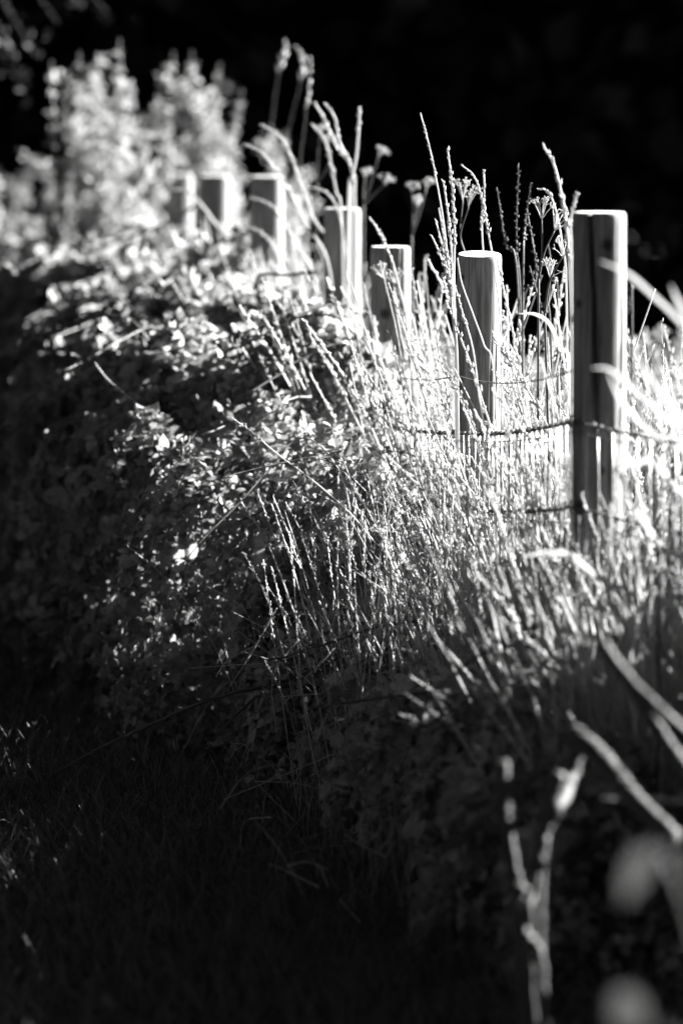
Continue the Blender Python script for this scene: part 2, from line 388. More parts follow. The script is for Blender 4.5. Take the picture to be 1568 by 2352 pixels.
# ------------------------------------------------------------------ grass
def stalk_tmpl(rng, seedy=True, h=1.0):
    """upright culm of height 1 leaning to +X, with a seed head"""
    t = Geo(); bend = rng.uniform(.04, .28); n = 9; f = np.linspace(0, 1, n)
    p = np.column_stack([bend*f**rng.uniform(1.6, 3), .06*np.sin(f*rng.uniform(1, 4)), f - .25*bend*f**3])
    tube(t, p, np.linspace(.0027, .0014, n), 4, rng.uniform(.3, .6), cap=False)
    if seedy:
        k = smooth_path(p, 40); s0 = int(rng.uniform(26, 33)); kind = rng.uniform()
        spike(t, k[s0:], .015 if kind < .6 else .021, .0033, .010, .6, rng.uniform(.15, .7), rng)
    for _ in range(rng.integers(0, 3)):
        z0 = rng.uniform(.1, .6); L = rng.uniform(.12, .3); a = rng.uniform(0, 2*PI); ff = np.linspace(0, 1, 6)
        b0 = np.array([np.interp(z0, p[:, 2], p[:, 0]), 0, z0]); dr = np.array([math.cos(a), math.sin(a), 0])
        q = b0 + dr*(L*.7*ff)[:, None] + np.array([0, 0, 1])*(L*(.75*ff - rng.uniform(.3, 1.1)*ff**2.2))[:, None]
        ribbon(t, q, np.linspace(.0055, .0008, 6), np.cross(dr, [0, 0, 1]), rng.uniform(.3, .7))
    return t
def blade_tmpl(rng):
    t = Geo(); n = 7; f = np.linspace(0, 1, n); dro = rng.uniform(.0, 1.0); out = rng.uniform(.04, .32)
    p = np.column_stack([out*f**1.3 + .3*dro*f**2, .05*np.sin(f*rng.uniform(1, 5)), f - dro*.6*f**2.5])
    ribbon(t, p, .010*np.array([.75, 1, 1, .92, .75, .5, .08]), [0, 1, 0], rng.uniform(.3, .7)); return t
def lean_rot(n, rng, bias=0.0, amt=.16):
    az = rng.uniform(0, 2*PI, n)
    az = np.where(rng.uniform(size=n) < bias, PI + rng.normal(0, .6, n), az)
    return rot_axis(np.column_stack([rng.normal(0, 1, n), rng.normal(0, 1, n), np.zeros(n)]), np.abs(rng.normal(0, amt, n))) @ rot_z(az)
rg = np.random.default_rng(5)
ST = [stalk_tmpl(rg, k % 4 != 3) for k in range(22)]
BT = [blade_tmpl(rg) for k in range(16)]
def clumpy(n, ya, yb, oa, ob, rng, power=1.0):
    m = n//14; cy = rng.uniform(ya, yb, m); cx = rng.uniform(oa, ob, m); k = rng.integers(0, m, n)
    y = cy[k] + rng.normal(0, .07, n); off = cx[k] + rng.normal(0, .06, n)
    return np.column_stack([fx(y) + off, y, np.zeros(n)])
def plant(g, tm, pos, hmin, hmax, rng, bias, amt, wid=1.0, hf=None):
    pos = pos.copy(); pos[:, 2] = gz(pos[:, 0], pos[:, 1]) - .01
    k = rng.integers(0, len(tm), len(pos)); h = rng.uniform(hmin, hmax, len(pos))
    if hf is not None: h = h*hf(pos[:, 0] - fx(pos[:, 1]), pos[:, 1])
    ro = lean_rot(len(pos), rng, bias, amt); tone = np.clip(rng.normal(.5, .22, len(pos)), 0, 1)
    for j, t in enumerate(tm):
        s = k == j
        hw = wid*rng.uniform(.8, 1.2, s.sum())
        scatter(g, t, pos[s], ro[s], h[s], tone[s])
def env(off, y):
    """how tall the growth stands: high along the wire, falling towards the mown side, lower close to the camera"""
    f = np.interp(off, [-.6, -.3, -.12, .15, 1.2], [.30, .55, .85, 1.0, 1.0])
    return f*np.interp(y, [8, 9.2, 10.2, 11.2, 13, 22], [.45, .58, .78, .92, 1.0, .92])*np.interp(y, [13, 14.2], [1, .78])
g = Geo()
plant(g, ST, clumpy(2400, 9.8, 21.5, -.16, .32, rg), .62, 1.08, rg, .12, .15, hf=env)
plant(g, ST, clumpy(400, 10.2, 14.5, -.02, .3, rg), .6, 1.0, rg, .2, .28, hf=env)
plant(g, ST, clumpy(260, 9.8, 20, -.1, .3, rg), 1.0, 1.28, rg, .4, .10, hf=env)
plant(g, ST, clumpy(400, 14.2, 18.5, -.06, .12, rg), .7, 1.0, rg, .85, .16)
plant(g, ST, clumpy(160, 13.6, 17.5, -.05, .1, rg), .98, 1.16, rg, .9, .2)
plant(g, ST, clumpy(330, 11.3, 13.2, -.36, -.06, rg), .38, .72, rg, .2, .13)
plant(g, ST, clumpy(56, 13.2, 18.5, -.4, -.05, rg), .8, 1.0, rg, .7, .3)
prop(g.build('seeding_grass', M['straw']), 'tall pale seeding grass crowding the fence line', 'grass', kind='stuff')
g = Geo()
plant(g, BT, clumpy(5000, 9.9, 21.5, -.2, .34, rg), .30, .85, rg, .12, .19, hf=env)
plant(g, BT, clumpy(1500, 10.4, 14.5, -.42, .0, rg), .18, .42, rg, .3, .3, hf=lambda o, y: np.interp(o, [-.6, -.2, .1], [.6, 1, 1.2]))
plant(g, BT, clumpy(1300, 10.3, 14.5, -.02, .3, rg), .5, .95, rg, .1, .26, hf=env)
plant(g, BT, clumpy(450, 9.9, 10.9, -.1, .2, rg), .5, .78, rg, .3, .25)
plant(g, BT, clumpy(4200, 9.9, 12.9, -.04, .26, rg), .50, .76, rg, .1, .14)
prop(g.build('long_grass', M['blade']), 'thick tangle of long grass blades under the fence', 'grass', kind='stuff')
# mown turf
g = Geo(); n = 130000
y = 7.5 + 17*rg.beta(1.1, 1.7, n); x = np.where(rg.uniform(size=n) < .8, rg.uniform(-2.6, 1.3, n), rg.uniform(1.3, 7, n))
pos = np.column_stack([x, y, np.zeros(n)]); keep = (x < fx(y) + .1) | (rg.uniform(size=n) < .5)
pos = pos[keep]
TT = []
for k in range(14):
    t = Geo(); f = np.linspace(0, 1, 4); dro = rg.uniform(0, 1.2); out = rg.uniform(.1, .8)
    p = np.column_stack([out*f**1.3, .06*np.sin(f*3), f - dro*.5*f**2.4]); ribbon(t, p, .05*np.array([.8, 1, .75, .08]), [0, 1, 0], .5); TT.append(t)
plant(g, TT, pos, .035, .115, rg, .2, .35)
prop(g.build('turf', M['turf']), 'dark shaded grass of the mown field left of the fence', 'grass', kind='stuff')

# broken dry stems lying every way at the foot of the growth
g = Geo(); n = 620
for k in range(n):
    y = rg.uniform(10.2, 13.6); x = float(fx(y)) + .12 - min(.7, abs(rg.normal(0, .28))); z = rg.uniform(.02, .42)*(1 if k % 3 else .4)
    dv = nrm(rg.normal(size=3)*[1, .6, .75]); L = rg.uniform(.06, .26); c = np.array([x, y, max(z, .02 + abs(dv[2])*L*.5)])
    p = smooth_path([c - dv*L*.5, c + rg.normal(0, .018, 3), c + dv*L*.5 - [0, 0, L*.06]], 7); tube(g, p, np.linspace(.0014, .0007, 7), 4, rg.uniform(.1, .9), False)
prop(g.build('dry_litter', M['straw']), 'tangle of broken dry stems at the foot of the brambles', 'dry stems', kind='stuff')

# ------------------------------------------------------------------ leaves
def leaflet():
    t = Geo(); L = np.array([0, .12, .3, .5, .7, .86, 1.0]); W = np.array([.02, .22, .34, .36, .27, .14, 0])
    v = []; 
    for i, (l, w_) in enumerate(zip(L, W)):
        zz = -.12*l*l; sr = .02*(-1)**i
        v += [[-w_ - sr*(w_ > .05), l, zz + w_*.28], [0, l, zz], [w_ + sr*(w_ > .05), l, zz + w_*.28]]
    i = np.arange(6)*3
    t.add(v, np.concatenate([np.stack([i, i+1, i+4, i+3], 1), np.stack([i+1, i+2, i+5, i+4], 1)]), None, .5); return t
LEAF = leaflet()
def trifoil():
    t = Geo(); v = np.concatenate(LEAF.v); q = np.concatenate(LEAF.q)
    for a, s, off in ((0, 1, .25), (1.25, .8, .1), (-1.25, .8, .1)):
        Rm = rot_z(np.array(-a)); t.add((v*s + [0, off, 0])@Rm.T, q, None, .5)
    return t
TRI = trifoil()
def face_rot(nv, rng, spread=.6):
    """rotations that turn the leaf's upper face towards nv, with the tip anywhere round it"""
    n = len(nv); z = nrm(nv + rng.normal(0, spread, (n, 3))); a = nrm(np.cross(z, rng.normal(size=(n, 3)))); b = np.cross(z, a)
    return np.stack([a, b, z], -1)

# bramble bank: mounds that lean on the fence and slope away to the mown side
def bank_top(off, y, seed):
    lump = .05*np.sin(y*5.1 + off*6) + .035*np.sin(y*11.3 - off*13 + 3) + .04*np.sin(off*21 + y*3)
    return np.interp(y, [12.2, 12.8, 13.6, 15, 21], [.42, .64, .86, .93, .93]) +   .21*off - .12*np.clip(1 + off/.16, 0, 1) + lump
def bramble(y0, y1, w0, w1, label, seed, n, size=(.026, .05), canes=11):
    rng = np.random.default_rng(seed); yc = (y0+y1)/2
    root = thing('bramble_bush', (float(fx(yc)) - w0/2, yc, 0), label, 'bramble', 'bramble bushes along the fence')
    g = Geo()
    def put(m, deep, lo, spread, up):
        y = rng.uniform(y0, y1, m); wv = np.interp(y, [y0, y1], [w0, w1])*(1 + .14*np.sin(y*6.3) + .1*np.sin(y*15)); off = -wv*rng.uniform(lo, 1, m)
        zt = np.maximum(bank_top(off, y, seed) - 1.3*np.clip(-off/wv - .64, 0, 1)**2, .1); z = zt - deep(m, zt)
        edge = np.clip((-off/wv - .8)/.2, 0, 1); nv = np.column_stack([-.35 - edge, -.35 - .6*(y < y0 + .15), np.full(m, up)])
        gap = np.sin(y*23 + off*11 + seed)*np.sin(off*27 - z*9) + .7*np.sin(z*25 + y*7)*np.sin(off*15 + y*31); ok = gap > np.where(z > .5*zt, -.42, -2)
        scatter(g, TRI, np.column_stack([fx(y) + off, y, np.maximum(z, .03)])[ok], face_rot(nv, rng, spread)[ok], (rng.uniform(size[0], size[1], m)*np.where(rng.uniform(size=m) < .12, 1.5, 1))[ok], np.clip(rng.normal(.5, .3, m), 0, 1)[ok])
    put(int(n*.62), lambda m, zt: rng.exponential(.055, m) - .03, 0, .75, 1.0)
    put(int(n*.38), lambda m, zt: zt*rng.uniform(0, 1, m), .62, .6, .5)
    put(int(n*.45), lambda m, zt: .05 + zt*rng.uniform(0, 1, m), 0, 1.2, .5)
    part(g, 'foliage', M['bramble'], root, False)
    for k in range(canes):
        y = rng.uniform(y0, y1); off = -w0*rng.uniform(.1, .8); zt = float(bank_top(off, y, seed))
        b0 = np.array([float(fx(y)) + off*.4, y + rng.normal(0, .1), 0]); c = np.array([float(fx(y)) + off, y, zt + rng.uniform(.0, .12)]); e = c + [-rng.uniform(.15, .4), rng.normal(0, .3), rng.uniform(-.25, -.02)]
        p = smooth_path([b0, b0*.5+c*.5 + rng.normal(0, .03, 3), c, e], 30); p += rng.normal(0, .0015, p.shape)
        g = Geo(); tube(g, p, np.linspace(.005, .002, 30), 6, rng.uniform(.2, .8))
        q = p[14:]; m = 16; kk = rng.integers(0, len(q), m)
        scatter(g, TRI, q[kk] + rng.normal(0, .012, (m, 3)), face_rot(np.tile([-.3, -.2, .8], (m, 1)), rng, .7), rng.uniform(.015, .034, m), np.full(m, .9))
        part(g, 'cane', M['cane'], root)
bramble(18.4, 21.2, .64, .72, 'far left bramble bush, pale blurred mound below the tall leafy shrub', 51, 11000, (.03, .06))
bramble(16.6, 18.5, .67, .64, 'blurred bramble bush in front of the three farthest posts', 52, 9000, (.03, .06))
bramble(15.0, 16.7, .73, .67, 'half blurred bramble bush of glinting leaves below the widest blurred post', 53, 8000, (.028, .056))
bramble(13.7, 15.1, .74, .75, 'bramble bush with dark gaps left of the flat topped post with a knot', 54, 8000)
bramble(12.4, 13.8, .46, .78, 'darkest sharp bramble bush low in front of the fence', 55, 5600, (.018, .036), 7)
bramble(10.9, 12.5, .34, .42, 'low dark bramble spread at the foot of the grass, left of the thick dead stems', 56, 3600, (.022, .042), 8)
bramble(9.7, 10.85, .30, .36, 'dark low bramble under the nearest post, behind the thick dead stems', 57, 3200, (.018, .04), 9)

# undergrowth beyond and right of the fence, with a hedge and bank added for shade
g = Geo(); n = 9000; y = rg.uniform(12.5, 21.5, n); off = rg.uniform(.12, 2.0, n); hh = rg.uniform(0, 1, n)**.7*np.interp(y, [11, 21], [.34, .42])*(1+.3*np.sin(y*3+off*4))
p = np.column_stack([fx(y) + off, y, hh]); scatter(g, LEAF, p, face_rot(np.tile([0, -.1, .9], (n, 1)), rg, .7), rg.uniform(.04, .09, n), np.clip(rg.normal(.5, .25, n), 0, 1))
n = 22000; y = rg.uniform(9.2, 14.5, n); off = rg.uniform(.3, .72, n); hh = rg.uniform(0, 1, n)**.45*(np.interp(y, [8.6, 12, 13, 14.5], [.70, .74, .70, .6]) + .07*np.sin(y*5+off*6) + .05*np.sin(y*13))  # dense leaf bank added behind the grass to keep sun off the turf
p = np.column_stack([fx(y) + off, y, hh]); scatter(g, LEAF, p, face_rot(np.tile([0, -.1, .9], (n, 1)), rg, .9), rg.uniform(.025, .055, n), np.clip(rg.normal(.5, .25, n), 0, 1))
n = 13000; y = rg.uniform(7.0, 12.1, n); off = rg.uniform(.85, 1.9, n); hh = rg.uniform(0, 1, n)**.5*(np.interp(y, [8.6, 9.1, 10.2, 10.8], [.55, .92, 1.05, 1.14]) + .12*np.sin(y*4+off*5))  # unseen hedge outside the frame, added to shade turf and low growth
p = np.column_stack([fx(y) + off, y, hh]); scatter(g, LEAF, p, face_rot(np.tile([0, -.1, .9], (n, 1)), rg, .7), rg.uniform(.06, .12, n), np.clip(rg.normal(.5, .25, n), 0, 1))
n = 5000; y = rg.uniform(8.5, 9.7, n); off = rg.uniform(.85, 1.7, n); hh = rg.uniform(0, 1, n)**.8*.84  # extra unseen hedge leaves, added to shade the feet of the dead stems
p = np.column_stack([fx(y) + off, y, hh]); scatter(g, LEAF, p, face_rot(np.tile([0, -.1, .9], (n, 1)), rg, .8), rg.uniform(.06, .11, n), np.clip(rg.normal(.5, .25, n), 0, 1))
n = 2000; y = rg.uniform(7.8, 10.6, n); off = rg.uniform(.02, .7, n); hh = rg.uniform(0, 1, n)**.8*np.interp(y, [7.8, 10.6], [.35, .66])
p = np.column_stack([fx(y) + off, y, hh]); scatter(g, LEAF, p, face_rot(np.tile([0, -.1, .9], (n, 1)), rg, .7), rg.uniform(.018, .04, n), np.clip(rg.normal(.5, .25, n), 0, 1))
prop(g.build('undergrowth', M['under'], smooth=False), 'low leafy undergrowth among the grass at the right, with unseen hedge leaves added for shade', 'undergrowth', kind='stuff')

# leafy shrubs at the back
def shrub(tips, d, foot, label, seed, extra=26, spread=(.45, .25)):
    rng = np.random.default_rng(seed); T = [P(x, y, d + rng.normal(0, .1)) for x, y in tips]; F = P(foot, 1150, d); F[2] = 0
    root = thing('leafy_shrub', F, label, 'shrub', 'leafy shrubs behind the fence posts')
    top = max(t[2] for t in T); ctr = np.mean(T, 0)
    for _ in range(extra):
        f = rng.uniform(.3, .9); T.append(np.array([ctr[0] + rng.normal(0, spread[0]*(.75 - .4*f)), d + rng.normal(0, spread[1]), .5 + (top-.5)*f*rng.uniform(.75, 1)]))
    gs, gl = Geo(), Geo()
    for t in T:
        b = F + [rng.normal(0, .06), rng.normal(0, .06), 0]
        m = F*[.45, 1, 0] + t*[.55, 0, .5] + rng.normal(0, .06, 3)
        p = smooth_path([b, m, t], 30); tube(gs, p, np.linspace(.007, .0018, 30), 5, rng.uniform(.3, .8))
        W = [(p[7:], 150)]
        for _ in range(6):
            k = rng.integers(9, 28); a = rng.uniform(0, 2*PI); L = rng.uniform(.07, .2)*(1.25 - k/48)
            e = p[k] + L*np.array([.75*math.cos(a), .75*math.sin(a), rng.uniform(.5, 1.1)]); q = smooth_path([p[k], p[k]*.5+e*.5 - [0, 0, .01], e], 9)
            tube(gs, q, np.linspace(.0022, .001, 9), 4, .5); W.append((q, 46))
        for q, n in W:
            k = (rng.uniform(0, 1, n)**.85*(len(q)-1)).astype(int); f = np.interp(k, [0, len(q)-1], [1.5, .6])[:, None]
            scatter(gl, LEAF, q[k] + rng.normal(0, .011, (n, 3))*f, face_rot(np.tile([.2, 0, .6], (n, 1)), rng, .9), rng.uniform(.014, .03, n)[:, None]*[.65, 1.2, 1], np.clip(rng.normal(.5, .25, n), 0, 1))
    part(gs, 'stems', M['cane'], root); part(gl, 'foliage', M['shrub'], root, False)
shrub([(118, 140), (182, 120), (220, 165), (275, 90), (262, 150), (305, 200), (330, 260), (240, 250), (150, 260), (100, 360), (210, 330)], 19.8, 230, 'tallest blurred leafy shrub, its upright shoots forked at the far left', 61, 34)
shrub([(398, 120), (440, 118), (420, 170), (505, 145), (555, 205), (480, 200), (385, 230), (530, 290), (450, 290), (400, 330), (545, 330), (350, 360), (500, 350)], 20.5, 480, 'blurred leafy shrub standing behind the three farthest posts', 62, 30, (.4, .2))
shrub([(20, 420), (60, 380), (40, 500), (5, 460), (90, 460), (-40, 440), (-70, 400)], 21.3, 10, 'low pale shrub blurred at the far left edge', 64, 24, (.3, .2))
shrub([(620, 285), (655, 300), (640, 340), (680, 380)], 18.8, 650, 'small blurred leafy shrub right of the widest far post', 63, 8, (.16, .12))

g0 = np.array([-1.9, 20.9, 2.6])
root = thing('leafy_bough', g0, 'dim blurred leafy bough hanging before the black wood in the top left corner', 'bough')
g, gl = Geo(), Geo(); rq = np.random.default_rng(91)
for (x, y) in [(100, 310), (60, 300), (130, 205), (60, 95), (210, 85), (390, 45), (30, 180), (300, 30)]:
    e = P(x*.63, y*.63, 20.8); p = smooth_path([g0, g0*.4 + e*.6 + [0, 0, .12], e], 14); tube(g, p, np.linspace(.008, .0025, 14), 5, .5)
    n = 4; scatter(gl, LEAF, e + rq.normal(0, .035, (n, 3)), face_rot(np.tile([.2, -.3, .6], (n, 1)), rq, .9), rq.uniform(.03, .055, n), rq.uniform(0, .6, n))
part(g, 'branch', M['bark'], root); part(gl, 'foliage', M['boughleaf'], root, False)

# ------------------------------------------------------------------ single grass stalks that stand clear
def grass_stalk(pts, d, head, label, rad=.0022, fat=1.0, foot_dx=0, open_=.4, drift=0.0, mat='straw', group='tall grass stalks with seed heads'):
    """pts: tip first, in picture units at distance d; runs on down to the ground"""
    W = [P(x, y, d + drift*i) for i, (x, y) in enumerate(pts)]
    b = W[-1].copy(); v = W[-1] - W[-2]; k = min(.45, .5*b[2]); b[0] += v[0]/max(.05, abs(v[2]))*k*.4 + foot_dx; b[2] = 0
    p = smooth_path(W + [(W[-1] + b)/2 + [.15*(W[-1]-b)[0], 0, 0], b] , 70)[::-1]
    root = thing('grass_stalk', p[0], label, 'grass stalk', group)
    g = Geo(); tube(g, p, np.linspace(rad*1.15, rad*.7, 70), 6, .55); part(g, 'stem', M[mat], root)
    s = np.concatenate([[0], np.cumsum(np.linalg.norm(np.diff(p, axis=0), axis=1))]); i0 = int(np.searchsorted(s, s[-1] - head))
    if head > 0:
        g = Geo(); spike(g, p[min(i0, 67):], .011*fat, .0024*fat, .0045*fat, .6, open_); part(g, 'seed_head', M['seed'], root)
    return root
GS = [
 ([(965, 260), (985, 335), (1003, 420), (1022, 540), (1040, 720), (1050, 860)], 12.5, .15, 'very tall lone stalk, its tip bent left above the spiky clump', .0019, .85),
 ([(1027, 340), (1038, 430), (1043, 540), (1042, 660), (1046, 820)], 12.2, .24, 'straight spiky stalk, tallest of the clump left of the oval topped post', .0026, 1.15),
 ([(1017, 415), (1028, 490), (1036, 580), (1040, 700), (1048, 820)], 12.15, .22, 'spiky stalk close beside the tallest stalk of the clump', .0024, 1.15),
 ([(1007, 478), (1018, 540), (1030, 620), (1038, 720), (1046, 830)], 12.1, .18, 'third highest spiky stalk in the clump', .0024, 1.15),
 ([(990, 540), (1012, 590), (1030, 650), (1040, 740), (1050, 840)], 12.1, .15, 'short spiky stalk leaning out at the clump left edge', .0022, 1.1),
 ([(1000, 505), (1016, 570), (1028, 640), (1040, 740), (1046, 840)], 12.25, .16, 'spiky stalk half hidden inside the clump', .0022, 1.1),
 ([(1058, 378), (1088, 405), (1107, 460), (1120, 530), (1138, 640), (1150, 800)], 12.3, .18, 'stalk arched over to the left above the oval topped post', .0021, .95),
 ([(1110, 390), (1111, 450), (1106, 520), (1112, 620), (1120, 760)], 12.6, .14, 'upright stalk rising behind the oval topped post', .0021, .95),
 ([(1247, 336), (1270, 375), (1287, 440), (1299, 510), (1308, 640), (1312, 800)], 11.4, .26, 'thick furry stalk curving left beside the tallest post', .0032, 1.45),
 ([(1325, 444), (1315, 480), (1309, 520), (1311, 640)], 10.9, .04, 'short plain tip rising beside the tallest post top corner', .0026, .9),
 ([(657, 102), (648, 130), (636, 190), (626, 270), (620, 400), (640, 560)], 17.6, .10, 'blurred tall stalk with a stubby head, leftmost of the dark trio', .0014, 2.2),
 ([(682, 108), (695, 135), (692, 180), (672, 260), (660, 330), (662, 480)], 17.2, .12, 'blurred tall stalk with a hooked head in the dark trio', .0014, 2.0),
 ([(711, 128), (712, 170), (706, 230), (698, 300), (690, 380), (700, 520)], 16.0, .16, 'blurred straight stalk, rightmost of the dark trio', .0014, 1.5),
 ([(745, 236), (768, 270), (778, 320), (790, 350), (812, 400), (815, 470)], 14.6, .20, 'soft stalk with its tip hooked over, above the soft focus post', .0027, 1.2),
 ([(722, 236), (742, 270), (775, 340), (800, 370), (812, 420), (806, 480)], 14.8, .16, 'soft stalk slanting left above the soft focus post', .003, 1.2),
 ([(715, 285), (745, 320), (760, 380), (772, 440), (785, 520)], 14.9, .16, 'lower soft stalk slanting left above the soft focus post', .0026, 1.1),
 ([(825, 245), (823, 300), (818, 360), (808, 410), (800, 470)], 14.4, .07, 'plain soft upright stem above the soft focus post', .0038, 1.0),
 ([(560, 330), (600, 350), (632, 390), (665, 440), (705, 520), (760, 640)], 15.0, .20, 'soft stalk arching left over the widest far post', .0026, 1.2),
 ([(596, 285), (640, 310), (668, 360), (690, 420), (720, 500), (770, 620)], 15.2, .16, 'soft stalk arching left past the small shrub', .0026, 1.2),
 ([(392, 437), (428, 438), (462, 470), (500, 520), (560, 600)], 16.4, .10, 'blurred stalk bent flat across the farthest posts', .0036, 1.6),
 ([(574, 454), (610, 465), (640, 490), (680, 560), (730, 680)], 15.4, .14, 'soft stalk drooping over the widest far post face', .0026, 1.2),
 ([(568, 520), (600, 535), (630, 570), (660, 640), (700, 740)], 15.3, .12, 'lowest soft stalk drooping over the widest far post', .0025, 1.2),
 ([(700, 428), (745, 440), (775, 480), (790, 560), (800, 680)], 14.8, .14, 'soft stalk drooping over the soft focus post corner', .0025, 1.1),
 ([(848, 500), (868, 530), (900, 600), (925, 690), (960, 800)], 13.4, .10, 'stalk leaning left across the flat topped post top', .0024, 1.1),
 ([(893, 580), (903, 620), (908, 700), (925, 790), (945, 880)], 13.4, .06, 'stalk standing against the grey face of the flat topped post', .0021, 1.1),
 ([(1050, 592), (1060, 650), (1085, 720), (1110, 790), (1135, 880)], 12.0, .0, 'plain leaning stalk in front of the oval topped post', .0018, 1.0),
 ([(1045, 660), (1062, 720), (1085, 800), (1098, 900), (1110, 1010)], 11.9, .10, 'stalk leaning across the left half of the oval topped post', .002, 1.0),
 ([(1232, 433), (1256, 440), (1275, 480), (1290, 560), (1300, 680)], 12.6, .05, 'dim stalk bowed over behind the tallest post', .0022, 1.0),
 ([(530, 958), (575, 990), (640, 1045), (720, 1105), (800, 1175), (860, 1245), (910, 1300)], 12.0, .10, 'long straight stalk slanting over the brambles, crossed by another', .0017, .7),
 ([(218, 832), (245, 868), (300, 915), (370, 965), (430, 1010), (520, 1075)], 13.6, .10, 'blurred long stalk slanting over the dark brambles at the left', .0015, .6),
 ([(403, 1318), (470, 1235), (545, 1160), (620, 1075), (680, 1010), (740, 1030), (800, 1150)], 12.6, .05, 'long stalk bent down to the left, crossing the straight one', .0017, .7),
 ([(512, 1096), (580, 1078), (660, 1060), (740, 1050), (800, 1090)], 12.4, .0, 'thin stem lying nearly level across the crossed stalks', .0013, 1.0),
 ([(770, 1406), (840, 1425), (920, 1445), (990, 1475), (1040, 1520)], 11.9, .06, 'bright stalk lying low over the dark leaves', .0021, .8),
 ([(643, 1600), (700, 1596), (735, 1594), (790, 1600), (840, 1640)], 12.0, .0, 'thin pale stem lying at the turf edge', .0016, 1.0),
]
for (pts, d, head, label, rad, fat) in GS: grass_stalk(pts, d, head, label, rad, fat, mat='cane' if 'dark trio' in label else 'straw')  # dark trio stems take the cane colour to stand in for shade

# broad blurred blades leaning in at the right
def broad_blade(pts, d, w_, label, name='bent_grass', cat='grass blade', mat='blade', drift=0):
    W = [P(x, y, d + drift*i) for i, (x, y) in enumerate(pts)]
    b = W[-1].copy(); b[0] += (W[-1]-W[-2])[0]*.4; b[2] = 0
    p = smooth_path(W + [(W[-1]+b)/2, b], 40)[::-1]; f = np.linspace(0, 1, 40)
    root = thing(name, p[0], label, cat, 'broad grass blades'); g = Geo()
    ribbon(g, p, w_*np.interp(f, [0, .2, .8, 1], [.5, .9, 1, .15]), [.35, -.2, 1], .6, .2); part(g, 'blade', M[mat], root)
BB = [
 ([(1378, 600), (1440, 628), (1500, 680), (1560, 740), (1640, 860)], 8.8, .0065, 'wide blurred blade leaning in over the tallest post'),
 ([(1540, 655), (1560, 700), (1600, 780), (1660, 900)], 8.6, .0065, 'blurred blade high at the right edge'),
 ([(1360, 845), (1400, 850), (1460, 900), (1540, 970), (1620, 1060)], 9.0, .0065, 'pale blurred blade with a blunt tip crossing the tallest post edge'),
 ([(1460, 815), (1500, 880), (1560, 960), (1640, 1080)], 8.8, .0065, 'blurred blade right of the tallest post, above the blunt tipped one'),
 ([(1395, 860), (1430, 930), (1500, 1000), (1580, 1080)], 9.2, .0065, 'blurred blade starting at the bright edge of the tallest post'),
 ([(1200, 1278), (1250, 1270), (1302, 1272), (1340, 1300), (1400, 1345), (1450, 1400)], 9.9, .012, 'bright bent blade lying level left of the tallest post'),
 ([(1432, 1068), (1460, 1066), (1490, 1058), (1540, 1110), (1600, 1220)], 10.0, .013, 'short white blade right of the tallest post'),
 ([(1440, 1150), (1470, 1190), (1520, 1260), (1580, 1340)], 9.9, .010, 'bright straight blade slanting down right of the tallest post'),
 ([(1190, 720), (1230, 722), (1262, 745), (1285, 800), (1310, 870)], 11.6, .008, 'curled pale blade between the oval topped and tallest posts'),
 ([(1022, 1500), (1050, 1462), (1085, 1440), (1120, 1440), (1150, 1500)], 11.0, .008, 'hooked pale blade low in the grass under the fence'),
]
for a in BB: broad_blade(*a)

# ------------------------------------------------------------------ dried umbels
def umbel(heads, d, foot, label, seed, rad=.0026, size=.045, mat='seed', via=None):
    rng = np.random.default_rng(seed); F = P(foot, 1400, d); F[2] = 0
    root = thing('dried_umbel', F, label, 'dried umbel', 'dried umbel flowers along the fence')
    gs = Geo(); H = [P(x, y, d + rng.normal(0, .03)) for x, y in heads]
    fork = P(*via, d) if via is not None else H[0]*[1, 1, .72] + F*[0, 0, .28] - [0, 0, .08]
    fork = np.array(fork); tube(gs, smooth_path([F, F*.5+fork*.5+rng.normal(0, .01, 3), fork], 24), np.linspace(rad*1.4, rad, 24), 6, .5)
    for h in H:
        p = smooth_path([fork, fork*.5+h*.5+rng.normal(0, .008, 3), h], 14); tube(gs, p, np.linspace(rad, rad*.7, 14), 6, .5)
    part(gs, 'stem', M['dead' if mat == 'seed' else 'cane'], root)
    for h in H:
        g = Geo(); ax = nrm(h - fork + [0, 0, .02]); n = 8
        for k in range(n):
            dv = nrm(ax + nrm(rng.normal(size=3))*rng.uniform(.3, .95)); L = size*rng.uniform(.7, 1.05); e = h + dv*L
            tube(g, smooth_path([h, h+dv*L*.55+ax*.002, e], 5), .0009, 4, .5)
            for _ in range(6):
                d2 = nrm(dv + rng.normal(0, .55, 3)); e2 = e + d2*size*.24*rng.uniform(.6, 1.1)
                tube(g, np.array([e, e2]), .0006, 3, .5, False); grain(g, e2, d2, .005, .0014, rng.uniform(.3, 1))
        part(g, 'flower_head', M[mat], root)
umbel([(1243, 505), (1272, 530)], 12.4, 1235, 'sharp dried umbel rising highest between the oval topped and tallest posts', 71, via=(1236, 640))
umbel([(1290, 590), (1262, 640)], 12.3, 1270, 'sharp dried umbel tilted towards the tallest post', 72, via=(1250, 720), size=.04)
umbel([(1075, 475), (1062, 460)], 12.8, 1100, 'dried umbel seen through the stalks above the oval topped post', 73, via=(1070, 590), size=.04)
umbel([(868, 360), (882, 425), (838, 410)], 15.2, 840, 'soft dried umbel with three heads above the flat topped post', 74, via=(835, 470), size=.024)
umbel([(945, 440), (978, 435), (958, 475)], 14.8, 930, 'dim soft dried umbel branched between the two middle posts', 75, via=(945, 540), size=.024)
umbel([(1515, 790), (1490, 800)], 9.8, 1500, 'blurred dried umbel at the right edge beside the tallest post', 76, via=(1500, 900), size=.026)
umbel([(905, 655), (880, 640)], 13.3, 960, 'little dried umbel in front of the flat topped post face', 77, via=(930, 720), size=.03, rad=.0018)
